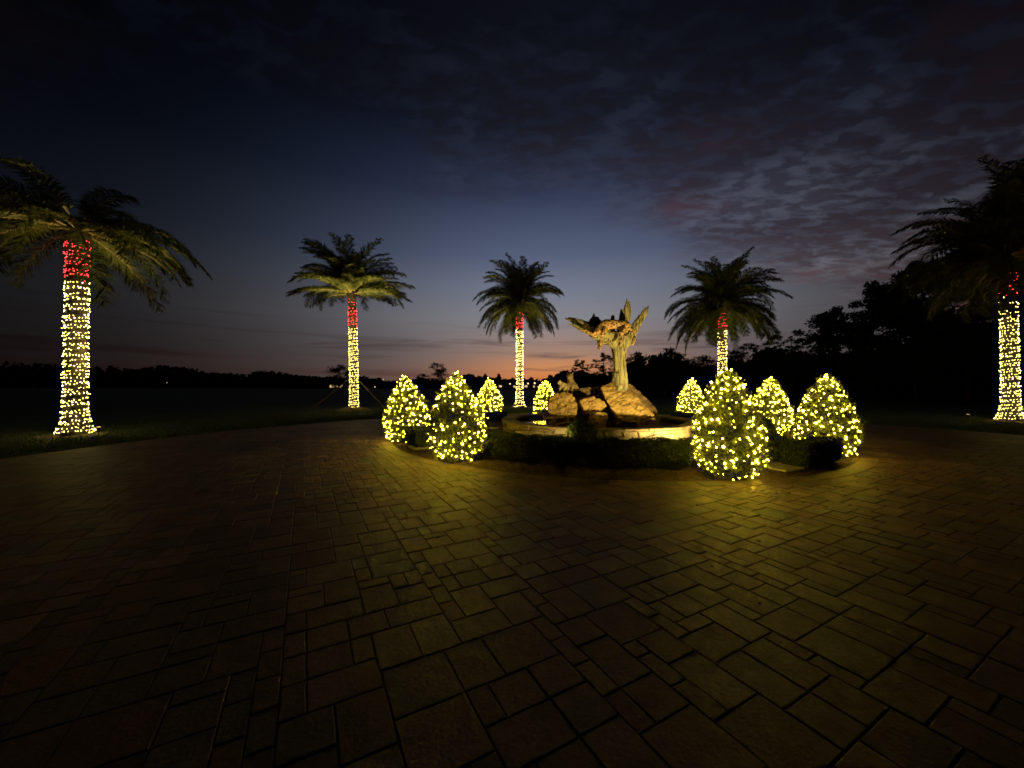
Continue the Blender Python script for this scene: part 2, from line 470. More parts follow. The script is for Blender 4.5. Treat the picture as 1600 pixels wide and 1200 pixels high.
pieces = []
NG = 258
occ = np.zeros((NG, NG), bool)
sizes = [(2, 3), (3, 2), (2, 2), (2, 2), (3, 3), (2, 3), (3, 2), (2, 2), (1, 2), (2, 1)]
org = Vector((D.x, D.y)) - (gx + gy) * (NG * U / 2)
for d_ in range(2 * NG - 1):
    for i in range(max(0, d_ - NG + 1), min(NG, d_ + 1)):
        j = d_ - i
        if occ[i, j]: continue
        opts = sizes[:]; random.shuffle(opts)
        opts.sort(key=lambda s: (s[0] * s[1] < 3 and random.random() < .8))
        for (a, b) in opts + [(1, 1)]:
            if i + a <= NG and j + b <= NG and not occ[i:i + a, j:j + b].any():
                occ[i:i + a, j:j + b] = True; break
        else:
            continue
        p0 = org + gx * (i * U) + gy * (j * U)
        poly = [p0, p0 + gx * (a * U), p0 + gx * (a * U) + gy * (b * U), p0 + gy * (b * U)]
        cen = p0 + gx * (a * U / 2) + gy * (b * U / 2)
        if cen.y < -2.5: continue
        rd = cen - Vector((D.x, D.y)); ri = cen - Vector((C.x, C.y))
        if rd.length > RD + .4 or ri.length < RI + .05: continue
        if rd.length > RD - .5:
            n = rd.normalized(); poly = clip(poly, Vector((D.x, D.y)) + n * (RD - .03), -n)
        if ri.length < RI + .8 and len(poly) > 2:
            n = ri.normalized(); poly = clip(poly, Vector((C.x, C.y)) + n * (RI + .315), n)
        if len(poly) < 3: continue
        area = abs(sum(poly[k].x * poly[(k + 1) % len(poly)].y - poly[(k + 1) % len(poly)].x * poly[k].y for k in range(len(poly)))) / 2
        if area < .006: continue
        g = paver_geo(poly)
        if g: pieces.append(g)
# the border course laid round the island
nb = 118
for k in range(nb):
    a0, a1 = 2 * math.pi * k / nb, 2 * math.pi * (k + 1) / nb
    f = lambda r, a: Vector((C.x + r * math.cos(a), C.y + r * math.sin(a)))
    g = paver_geo([f(RI + .01, a0), f(RI + .31, a0), f(RI + .31, a1), f(RI + .01, a1)])
    if g: pieces.append(g)

def in_view(c):
    return c.y > 1.45 and abs(c.x) < c.y * 1.36
def shown(g):
    c = g[3]
    return (0, 0) if not in_view(c) else (1, 1 / (c.y ** 3))
pieces.sort(key=shown, reverse=True)
def tint_attr(me, cols):
    a = me.color_attributes.new('tint', 'FLOAT_COLOR', 'CORNER')
    a.data.foreach_set('color', np.asarray(cols, np.float32).ravel())
for g in pieces[:300]:
    V, F, col, cen = g
    me = mk('paver', [(v[0] - cen.x, v[1] - cen.y, v[2]) for v in V], F)
    tint_attr(me, [(*col, 1)] * len(me.loops))
    link('paver', me, M['paver'], drive, (cen.x, cen.y, 0))
fm = MB(); cols = []
for V, F, col, cen in pieces[300:]:
    fm.add(V, F); cols.extend([(*col, 1)] * sum(len(f) for f in F))
me = fm.mesh('paver_field'); tint_attr(me, cols)
tag(link('paver_field', me, M['paver'], drive), kind='stuff')

# grass blades on the lawn strip round the drive
def grass():
    n = 60000
    a = rng.uniform(R(-20), R(200), n); r = RD + .04 + rng.exponential(2.2, n)
    x = D.x + r * np.cos(a); y = D.y + r * np.sin(a)
    h = rng.uniform(.03, .075, n); w = rng.uniform(.006, .012, n)
    t = rng.uniform(0, 2 * np.pi, n); lx = rng.normal(0, .02, n); ly = rng.normal(0, .02, n)
    z = np.where(r < RD + .3, .035 + (r - RD - .05) * .08, .056)
    V = np.stack([np.stack([x - w * np.cos(t), y - w * np.sin(t), z], 1), np.stack([x + w * np.cos(t), y + w * np.sin(t), z], 1),
                  np.stack([x + lx, y + ly, z + h], 1)], 1).reshape(-1, 3)
    return mk('grass', V, np.arange(n * 3).reshape(n, 3))
tag(link('grass', grass(), M['grass']), 'short grass along the outer edge of the driveway', 'grass', kind='stuff')

# a few fallen leaves on the pavers
def litter():
    n = 260
    a = rng.uniform(R(150), R(390), n); r = RI + .3 + rng.exponential(1.6, n)
    P = np.stack([C.x + r * np.cos(a), C.y + r * np.sin(a), np.full(n, .034)], 1)
    return leaves('fallen_leaves', P, np.tile([0, 0, 1.], (n, 1)), .05, .45, .25)
tag(link('fallen_leaves', litter(), M['mulch']), 'scattered fallen leaves on the pavers round the bed', 'leaves', kind='stuff')

# planted island
def bed_mesh():
    V = []; F = []; nr, n = 22, 140
    for i in range(nr + 1):
        r = RI * i / nr
        for j in range(n):
            a = 2 * math.pi * j / n
            x, y = C.x + r * math.cos(a), C.y + r * math.sin(a)
            z = .030 + .05 * (1 - (r / RI) ** 6) + .022 * noise.noise(Vector((x * 3, y * 3, 0))) * (r < RI * .97)
            V.append((x, y, z))
    for i in range(nr):
        for j in range(n):
            F.append((i * n + j, (i + 1) * n + j, (i + 1) * n + (j + 1) % n, i * n + (j + 1) % n))
    return mk('planting_bed', V, F)
bed = link('planting_bed', bed_mesh(), M['mulch'])
tag(bed, 'round mulched planting bed in the middle of the driveway', kind='structure')
def chips():
    n = 9000
    a = rng.uniform(0, 2 * np.pi, n); r = RI * np.sqrt(rng.uniform(.3, .985, n))
    P = np.stack([C.x + r * np.cos(a), C.y + r * np.sin(a), (.078 + rng.uniform(0, .02, n)) - .04 * (r / RI) ** 6], 1)
    return leaves('mulch_chips', P, np.tile([0, 0, 1.], (n, 1)), .055, .4, .5)
tag(link('mulch_chips', chips(), M['mulch'], bed), kind='stuff')

def polar(a, r, z=0): return Vector((C.x + r * math.cos(R(a)), C.y + r * math.sin(R(a)), z))
# stepping stones through the bed
for a in (-146, -68, -30, 165, 45, 112):
    for r in (6.15, 5.65, 5.15, 4.65, 4.15, 3.65):
        if a == -146 and r < 5.0 or a == -68 and r < 4.2: pass
        p = polar(a + random.uniform(-1, 1), r)
        g = paver_geo([Vector((q[0], q[1])) for q in ((-.28, -.2), (.26, -.21), (.28, .2), (-.25, .22))])
        me = mk('stepping_stone', [(v[0], v[1], v[2] + .065) for v in g[0]], g[1])
        o = link('stepping_stone', me, M['flagstone'], bed, (p.x, p.y, 0)); o.rotation_euler[2] = R(a + 90 + random.uniform(-8, 8))

# ------------------------------------------------------------------ fountain basin
RB, HB = 3.1, .44
ft = empty('fountain_basin', C)
tag(ft, 'low round stone fountain basin with flat coping in the middle of the bed', 'fountain')
wall = MB()
def lathe(mb, prof, n=96):
    V = []; F = []
    for (r, z) in prof:
        for j in range(n):
            a = 2 * math.pi * j / n; V.append((r * math.cos(a), r * math.sin(a), z))
    for i in range(len(prof) - 1):
        for j in range(n):
            F.append((i * n + j, i * n + (j + 1) % n, (i + 1) * n + (j + 1) % n, (i + 1) * n + j))
    mb.add(V, F)
lathe(wall, [(RB - .30, .1), (RB - .30, HB), (RB - .03, HB), (RB - .03, 0)])
wl = link('wall', wall.mesh('wall'), M['mortar'], ft)
link('water', ring_mesh('water', Vector((0, 0, 0)), [.01, RB - .29], [.36, .36], 96), M['water'], ft)
# facing stones: jittered courses whose corners are shared, then drawn in for the joints
ncol = 44; rows = [0.02, .17, .31, HB - .005]
def jit(i, k):
    rs = random.Random(i % ncol * 31 + k * 977)
    a = 2 * math.pi * (i + (.5 if k % 2 else 0)) / ncol + rs.uniform(-.034, .034)
    z = rows[k] + (rs.uniform(-.045, .045) if 0 < k < 3 else 0)
    return a, z
for k in range(3):
    i = 0
    while i < ncol:
        w = 2 if random.random() < .35 and i < ncol - 1 else 1
        lo = [jit(q, k) for q in range(i, i + w + 1)]
        hi = [jit(q, k + 1) for q in range(i, i + w + 1)]
        if k % 2: hi = [(a + math.pi / ncol * 1.0, z) for a, z in hi]
        else: hi = [(a - math.pi / ncol, z) for a, z in hi]
        if hi[-1][0] < lo[-1][0] - 3: hi = [(a + 2 * math.pi if a < 1 else a, z) for a, z in hi]
        fix = lambda L: [(a + 2 * math.pi if a < L[0][0] - 3 else a, z) for a, z in L]
        lo, hi = fix(lo), fix(hi)
        ring = lo + hi[::-1]
        ca_ = sum(a for a, z in ring) / len(ring); cz_ = sum(z for a, z in ring) / len(ring)
        off = random.uniform(-.008, .022)
        V = []
        for s, ro in ((.95, -.04), (.92, .014 + off), (.82, .03 + off)):
            for a, z in ring:
                V.append((ca_ + (a - ca_) * s, cz_ + (z - cz_) * s, RB + ro))
        ctr = 2 * math.pi * 0 + ca_
        V3 = [(r * math.cos(a - ca_), r * math.sin(a - ca_), z) for a, z, r in V]
        n = len(ring)
        F = [tuple(2 * n + q for q in range(n))] + [(b * n + q, b * n + (q + 1) % n, (b + 1) * n + (q + 1) % n, (b + 1) * n + q) for b in range(2) for q in range(n)]
        o = link('facing_stone', mk('facing_stone', V3, F), M['veneer'], wl); o.rotation_euler[2] = ca_
        i += w
ncap = 30
for i in range(ncap):
    a = 2 * math.pi * i / ncap; da = math.pi / ncap - .004
    V = []; F = []; m = 5; z0, z1 = HB + .002, HB + .062 + random.uniform(-.006, .006)
    r0, r1 = RB - .36 + random.uniform(-.015, .015), RB + .07 + random.uniform(-.02, .02)
    prof = [(r0, z0), (r0, z1 - .01), (r0 + .012, z1), (r1 - .015, z1), (r1, z1 - .015), (r1 - .006, z0)]
    for q in range(m):
        t = -da + 2 * da * q / (m - 1)
        for (r, z) in prof:
            rr = r + random.uniform(-.006, .006); V.append((rr * math.cos(t), rr * math.sin(t), z))
    p = len(prof)
    for q in range(m - 1):
        for b in range(p):
            F.append((q * p + b, (q + 1) * p + b, (q + 1) * p + (b + 1) % p, q * p + (b + 1) % p))
    F.append(tuple(range(p))); F.append(tuple((m - 1) * p + b for b in range(p))[::-1])
    o = link('coping_stone', mk('coping_stone', V, F), M['coping'], ft); o.rotation_euler[2] = a

# ------------------------------------------------------------------ rocks in the basin
def hull_pts(mb, pts):
    b = bmesh.new()
    for p in pts: b.verts.new(p)
    r = bmesh.ops.convex_hull(b, input=b.verts)
    bmesh.ops.delete(b, geom=[g for g in r['geom_interior'] if isinstance(g, bmesh.types.BMVert)], context='VERTS')
    b.verts.index_update()
    mb.add([v.co[:] for v in b.verts], [tuple(v.index for v in f.verts) for f in b.faces]); b.free()

def rock(label, hulls, mat, amp=.085, voxel=.042, seed=0):
    mb = MB(); allp = []
    for outline, zf, zb, shrink in hulls:
        cx = sum(o[0] for o in outline) / len(outline); cy_ = sum(o[1] for o in outline) / len(outline)
        pts = []
        for q in outline:
            zz = zf + (q[2] if len(q) > 2 else 0)
            p = at(q[0], q[1], zz); pts.append(p)
            p2 = p.copy(); c = at(cx, cy_, zz)
            p2.x = c.x + (p.x - c.x) * shrink; p2.z = c.z + (p.z - c.z) * shrink; p2.y += zb - zf
            pts.append(p2)
        for p in pts: p.z = max(p.z, .12)
        hull_pts(mb, pts); allp += pts
    c = sum(allp, Vector()) / len(allp); c.z = min(p.z for p in allp)
    mb.V = [(v[0] - c.x, v[1] - c.y, v[2] - c.z) for v in mb.V]
    me = remeshed('rock', mb, voxel, 1)
    so = Vector((seed * 7.3, seed * 3.1, seed * 5.7))
    def fn(p):
        n1 = noise.fractal(p * 1.6 + so, 1.0, 2.0, 3)
        q = Vector((p.x * 1.3 + p.z * .9, p.y * 1.3, p.z * 3.4 - p.x * 1.6)) + so
        n2 = abs(noise.noise(q * 1.7)); n3 = noise.fractal(p * 9 + so, .9, 2, 3)
        cell = noise.voronoi(q * 1.1)[0]
        crk = max(0, .09 - (cell[1] - cell[0])) * 6
        return amp * (n1 * .55 + (n2 - .3) * .9 + n3 * .30 - crk * .8)
    displace(me, fn)
    o = link('boulder', me, mat, None, c)
    tag(o, label, 'boulder', 'boulders piled in the fountain')
    return o

rock('blocky ochre boulder at the left of the fountain rocks', [
    ([(858, 621), (870, 613), (894, 615), (904, 632), (903, 646), (890, 656), (862, 655), (855, 640)], 11.6, 12.8, .8)], M['rock'], seed=1)
rock('low plinth rock, coloured dark for the rim shade, under the blocky ochre boulder', [
    ([(852, 652), (880, 649), (903, 652), (898, 680), (860, 680)], 11.35, 12.6, .9)], M['dark_rock'], seed=2)  # dark stone colour stands in for the shadow of the basin rim
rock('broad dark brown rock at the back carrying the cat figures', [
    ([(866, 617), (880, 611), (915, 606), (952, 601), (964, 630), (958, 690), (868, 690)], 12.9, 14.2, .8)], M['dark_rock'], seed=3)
rock('jagged brown ledge rock above the dark cave opening', [
    ([(906, 626), (925, 617), (944, 627), (949, 636), (930, 638), (916, 650)], 12.0, 13.2, .9)], M['rock'], amp=.07, seed=4)
rock('small rounded ochre boulder under the ledge beside the cave', [
    ([(925, 647), (935, 643), (950, 645), (952, 655), (945, 661), (926, 663)], 11.6, 12.4, .85),
    ([(922, 662), (948, 660), (946, 680), (926, 680)], 11.7, 12.4, .9)], M['rock'], amp=.04, seed=5)
rock('great tilted ochre slab that carries the dead tree', [
    ([(939, 605, .6), (955, 597, .9), (978, 601, .9), (999, 624, .35), (1024, 650, 0), (988, 660, -.05), (968, 657, 0), (958, 640, .2), (944, 622, .4)], 11.7, 12.5, .75)], M['rock'], amp=.060, voxel=.036, seed=6)
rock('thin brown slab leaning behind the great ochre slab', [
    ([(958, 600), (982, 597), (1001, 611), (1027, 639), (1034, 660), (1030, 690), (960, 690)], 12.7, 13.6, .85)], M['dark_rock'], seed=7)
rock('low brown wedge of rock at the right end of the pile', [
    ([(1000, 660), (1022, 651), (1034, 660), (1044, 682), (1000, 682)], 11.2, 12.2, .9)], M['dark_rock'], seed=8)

# ------------------------------------------------------------------ dead tree sculpture
TZ = 12.55
tb = at(968, 604, TZ)
def T(x, y, dz_=0): return at(x, y, TZ + dz_) - tb
dt = MB()
dt.tube([T(967, 612), T(968, 600), T(969, 575), T(968, 552), T(967, 538), T(968, 525)], [.33, .235, .215, .225, .26, .26], 14)
dt.tube([T(976, 560, -.1), T(974, 545, -.12), T(975, 535, -.1)], [.10, .13, .12], 8)
dt.tube([T(967, 540), T(955, 529, -.05), T(940, 523, -.1), T(925, 515, -.12), T(910, 507, -.12), T(897, 501, -.1), T(882, 496.5, -.05)], [.24, .26, .26, .23, .16, .10, .025], 12)
dt.tube([T(915, 515, -.15), T(903, 510, -.2), T(886, 505.5, -.22)], [.14, .10, .02], 8)
dt.tube([T(926, 518, .1), T(925, 505, .15), T(929, 488, .15)], [.22, .15, .02], 9)
dt.tube([T(940, 512, .15), T(933, 500, .18), T(931, 495, .2)], [.15, .09, .03], 8)
dt.tube([T(940, 525, -.12), T(937, 536, -.16), T(936, 547, -.16)], [.18, .13, .04], 8)
dt.tube([T(956, 525, .3), T(957, 505, .3), T(958, 492, .3)], [.12, .11, .05], 8)
dt.tube([T(970, 530, .25), T(973, 512, .3), T(975.5, 492, .3), T(978, 478, .3), T(980, 465, .28)], [.22, .165, .125, .07, .02], 8)
dt.tube([T(968.5, 510, .35), T(970, 495, .35), T(970.5, 479, .35)], [.10, .075, .01], 7)
dt.tube([T(983, 500, .3), T(983, 480, .3), T(983, 469, .3)], [.07, .05, .01], 7)
dt.tube([T(971, 542), T(983, 527, .05), T(992, 514, .08), T(1002, 497, .1), T(1009, 486, .1), T(1012, 480, .1)], [.22, .17, .145, .125, .10, .05], 9)
dt.tube([T(1008, 490, .1), T(1013, 479, .1), T(1015.5, 473, .1)], [.06, .03, .01], 7)
dt.tube([T(1001, 498, .15), T(1006, 486, .15), T(1008, 480, .15)], [.06, .04, .01], 7)
dt.tube([T(984, 528, .05), T(988, 533, .02), T(987, 539, .02)], [.09, .06, .02], 7)
for s in range(9):   # buttress roots gripping the slab
    a = s * .72
    r0 = T(968, 592); e = r0 + Vector((math.cos(a) * .24, math.sin(a) * .24, -.30))
    dt.tube([r0 + Vector((math.cos(a) * .16, math.sin(a) * .16, .2)), (r0 + e) / 2 + Vector((math.cos(a) * .06, 0, .05)), e], [.10, .09, .04], 7)
me = remeshed('dead_tree', dt, .032, 1)
def wood(p):
    a = noise.fractal(Vector((p.x * 9, p.y * 9, p.z * 1.3)), .9, 2.1, 4)
    b = noise.noise(Vector((p.x * 3, p.y * 3, p.z * .8)))
    g = abs(noise.noise(Vector((p.x * 14, p.y * 14, p.z * 1.1))))
    return .030 * a + .03 * b - .035 * max(0, .22 - g) / .22
displace(me, wood)
tag(link('dead_tree', me, M['deadwood'], None, tb), 'bleached dead tree sculpture with broken forked limbs on the fountain rocks', 'tree sculpture')

# ------------------------------------------------------------------ cat statues
def ear(mb, p, d, s):
    d = Vector(d).normalized(); mb.tube([Vector(p) - d * s * .4, Vector(p) + d * s * .3, Vector(p) + d * s], [s * .55, s * .5, s * .2], 8)

JZ = 12.18
jb = at(955, 520, JZ)
def J(x, y, d=0): return at(x, y, JZ + d) - jb
jg = MB()
jg.tube([J(934, 515, 0), J(940, 510, .02), J(947, 506.5, .08), J(956, 506.5, .12), J(966, 507, .14), J(976, 508, .15), J(983, 512, .15)],
        [.11, .14, .165, .155, .15, .165, .13], 14)
jg.ball(J(948, 508, .06), .175, 12); jg.ball(J(978, 510, .12), .175, 12)
hc = J(931.5, 518, -.12)
jg.ball(hc, .155, 12, (1, 1, .92)); jg.ball(hc + Vector((-.06, -.11, -.05)), .095, 10, (1, 1, .8)); jg.ball(hc + Vector((-.075, -.15, -.03)), .05, 8)
ear(jg, hc + Vector((-.10, .02, .11)), (-.5, 0, 1), .065); ear(jg, hc + Vector((.09, .03, .12)), (.5, 0, 1), .065)
jg.tube([J(946, 513, -.08), J(942, 522, -.20), J(939, 533, -.22), J(937, 541, -.22)], [.10, .075, .058, .05], 10)
jg.ball(J(936.5, 543, -.26), .075, 8, (1, 1.2, .7))
jg.tube([J(944, 514, .0), J(930, 524, -.22), J(921, 521, -.26), J(915, 517, -.24)], [.09, .07, .055, .05], 10)
jg.ball(J(913.5, 516, -.26), .07, 8, (1.2, 1, .7))
jg.tube([J(977, 515, -.02), J(971, 521, -.10), J(971, 530, -.14), J(968, 538, -.16)], [.13, .085, .06, .05], 10)
jg.ball(J(967, 540, -.2), .06, 8, (1, 1.3, .7))
jg.tube([J(985, 514, .2), J(992, 519, .28), J(993, 528, .25), J(990, 536, .2), J(988, 540, .18)], [.06, .045, .04, .04, .03], 8)
me = remeshed('body', jg, .024, 3)
jag = empty('jaguar_statue', jb); tag(jag, 'spotted orange jaguar statue draped over the limb of the dead tree', 'statue')
link('body', me, M['jaguar'], jag)
for s in (-1, 1):
    e = MB(); e.ball(hc + Vector((-.055 + s * .062, -.135, .035)), .02, 8); link('eye', e.mesh('eye'), M['metal'], jag)
e = MB(); e.ball(hc + Vector((-.085, -.20, -.02)), .026, 8, (1.2, .6, .8)); link('nose', e.mesh('nose'), M['metal'], jag)

SZ = 13.0
sb = at(891, 614, SZ)
sc_ = MB()
S = lambda x, y, d=0: at(x, y, SZ + d) - sb
sc_.tube([S(896, 612, .1), S(895, 606, .05), S(892, 599, -.02), S(890.5, 592, -.05)], [.20, .20, .15, .11], 12)
sc_.ball(S(890.5, 588, -.08), .125, 12, (1, 1.05, .95)); sc_.ball(S(888.5, 589.5, -.2), .07, 8)
ear(sc_, S(886.6, 583.5, -.05), (-.4, 0, 1), .055); ear(sc_, S(894.6, 583.2, -.05), (.4, 0, 1), .055)
for k in (-1, 1):
    sc_.tube([S(891 + k * 3.6, 600, -.1), S(890 + k * 3.6, 607, -.18), S(889.5 + k * 3.6, 614, -.2)], [.085, .06, .05], 8)
    sc_.ball(S(889.5 + k * 3.6, 614, -.25), .055, 8, (1, 1.3, .7))
    sc_.tube([S(895 + k * 5, 608, .05), S(895 + k * 6, 613, -.08)], [.13, .08], 8)
sc_.tube([S(899, 613, .2), S(905, 613.5, .15), S(910, 612, .1)], [.045, .04, .03], 8)
me = remeshed('body', sc_, .024, 3)
cat = empty('seated_cat_statue', sb); tag(cat, 'seated big cat statue with upright ears on the dark rock', 'statue')
link('body', me, M['bronze_cat'], cat)
for k in (-1, 1):
    e = MB(); e.ball(S(888.8 + k * 1.9, 587.2, -.195), .015, 8); link('eye', e.mesh('eye'), M['metal'], cat)

KZ = 12.8
kb = at(878, 613, KZ); K = lambda x, y, d=0: at(x, y, KZ + d) - kb
k_ = MB()
k_.tube([K(884, 606, .1), K(880, 602, .05), K(876, 600, 0)], [.10, .11, .085], 10)
k_.ball(K(873.5, 597.5, -.02), .078, 10); k_.ball(K(871.8, 598.5, -.08), .045, 8)
ear(k_, K(871.6, 594.8, 0), (-.4, 0, 1), .035); ear(k_, K(876, 594.6, 0), (.4, 0, 1), .035)
for (x, d) in ((876, -.07), (874.5, .03), (884, -.03), (882.5, .1)):
    k_.tube([K(x + 1, 603, d), K(x - 1, 608, d - .03), K(x - 1.5, 614, d - .05)], [.055, .04, .035], 8)
me = remeshed('body', k_, .02, 2)
cub = empty('cub_statue', kb); tag(cub, 'small pale cub statue standing left of the seated cat', 'statue')
link('body', me, M['pale_cat'], cub)

# ------------------------------------------------------------------ topiary bushes wrapped in lights
PROF = [(0, .34), (.06, .45), (.18, .555), (.34, .61), (.50, .545), (.64, .435), (.77, .315), (.88, .20), (.95, .12), (1.0, .04)]
pt = np.array([p[0] for p in PROF]); pr = np.array([p[1] for p in PROF])
BH = 1.87
def bush_r(t, a, seed):
    base = np.interp(t, pt, pr)
    return base * (1 + .045 * np.sin(3 * a + seed) + .03 * np.sin(7 * a + 9 * t + seed * 2) + .035 * np.sin(11 * t + 2 * a + seed))
def bush_leaf_mesh(seed):
    n = 8200
    t = rng.uniform(0, 1, n * 3); keep = rng.uniform(0, .62, n * 3) < np.interp(t, pt, pr) + .05
    t = t[keep][:n]; n = len(t)
    a = rng.uniform(0, 2 * np.pi, n)
    r = bush_r(t, a, seed) * (1 - np.abs(rng.normal(0, .075, n))) + rng.exponential(.026, n)
    z = .05 + t * (BH - .06) + rng.normal(0, .012, n)
    P = np.stack([r * np.cos(a), r * np.sin(a), z], 1)
    N = np.stack([np.cos(a), np.sin(a), (t - .35) * 1.2], 1)
    return leaves('foliage', P, N, .062, .6, .75)
def bush_core_mesh(seed):
    V = []; F = []; nt, na = 16, 24
    for i in range(nt + 1):
        t = i / nt
        for j in range(na):
            a = 2 * math.pi * j / na
            r = max(.01, float(bush_r(t, a, seed)) * .86 - .01)
            V.append((r * math.cos(a), r * math.sin(a), .06 + t * (BH - .16)))
    for i in range(nt):
        for j in range(na):
            F.append((i * na + j, i * na + (j + 1) % na, (i + 1) * na + (j + 1) % na, (i + 1) * na + j))
    return mk('inner_foliage', V, F, True)
leafM = [bush_leaf_mesh(s) for s in range(3)]; coreM = [bush_core_mesh(s) for s in range(3)]

def bush_string(seed, turns, nb_, gaps, bulb_r):
    """one string wound down the bush in uneven loops; gaps = bare patches (t0, t1, a0, a1)"""
    rs = np.random.default_rng(seed * 13 + 5)
    n = 900
    s = np.linspace(0, 1, n)
    t = 1.005 - s ** .80 * .97
    a = np.cumsum(.06 / np.maximum(np.interp(t, pt, pr), .10)); a = a / a[-1] * turns * 2 * np.pi
    wob = .022 * np.sin(a * 1.37 + seed) + .014 * np.sin(a * 4.3 + 2 * seed)
    t = np.clip(t + wob * np.minimum(1, (1 - t) * 5), .01, 1.0)
    r = bush_r(t, a, seed % 3) * .985
    L = np.stack([r * np.cos(a), r * np.sin(a), .05 + t * (BH - .05)], 1)
    seg = np.linalg.norm(np.diff(L, axis=0), axis=1); cum = np.concatenate([[0], np.cumsum(seg)])
    pos = np.sort((np.arange(nb_) + rs.uniform(-.42, .42, nb_)) / nb_) * cum[-1]
    B = np.stack([np.interp(pos, cum, L[:, k]) for k in range(3)], 1)
    B += rs.normal(0, .030, B.shape); B[:, :2] *= 1.03
    tt = np.interp(pos, cum, t); aa = np.interp(pos, cum, a) % (2 * np.pi)
    ok = np.ones(nb_, bool)
    for (t0, t1, a0, a1) in gaps:
        d = (aa - a0) % (2 * np.pi)
        ok &= ~((tt > t0) & (tt < t1) & (d < (a1 - a0)) & (rs.uniform(0, 1, nb_) < .72))
    B = B[ok]
    B[:, 2] = np.maximum(B[:, 2], .05)
    rad = bulb_r * np.clip(rs.lognormal(-.05, .33, len(B)), .45, 1.5)
    w = MB(); w.tube([tuple(p) for p in L[::2]], [.004] * len(L[::2]), 3, False)
    return B, rad, w

BUSH = [  # x, y, label
    (-2.98, 10.75, 'lit egg-shaped topiary at the left edge of the bed, behind the dark-waisted one', []),
    (-1.18, 8.07, 'lit topiary left of the hedge with a dark patch across its middle', [(.36, .62, R(200), R(320))]),
    (-1.08, 18.0, 'distant lit topiary half behind the dark-waisted topiary', []),
    (1.62, 18.6, 'distant lit topiary peeping from behind the blocky ochre boulder', []),
    (7.95, 17.0, 'distant lit topiary just right of the fountain, smallest on that side', []),
    (3.72, 6.62, 'nearest and largest lit topiary, at the right end of the long hedge', [(.50, .62, R(300), R(360)), (.36, .5, R(200), R(260))]),
    (8.35, 12.4, 'lit topiary between the nearest topiary and the rightmost one, partly hidden', []),
    (6.92, 8.45, 'rightmost lit egg-shaped topiary, with a clipped hedge stub at its foot', []),
]
for i, (x, y, lab, gaps) in enumerate(BUSH):
    o = empty('topiary_bush', (x, y, 0.02)); tag(o, lab, 'topiary', 'lit topiaries round the fountain')
    v = i % 3
    far = y > 11.5
    o.scale = (random.uniform(.90, 1.0), random.uniform(.90, 1.0), random.uniform(.97, 1.03))
    link('foliage', leafM[v], M['leaf'], o)['kind'] = 'stuff'
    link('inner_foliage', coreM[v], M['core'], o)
    st_ = MB(); st_.tube([(0, 0, -.05), (.01, 0, .12), (0, .01, .4)], [.05, .04, .03], 8); link('stem', st_.mesh('stem'), M['bark'], o)
    B, rad, w = bush_string(i + v * 3 * 0 + 3 * i, 19 if not far else 22, 390 if not far else 420, gaps, .0122 if not far else .0135)
    sl = link('string_lights', bulbs('string_lights', B, rad, True), M['bush_bulb'], o); sl['kind'] = 'stuff'
    link('wire', w.mesh('wire'), M['wire'], sl)

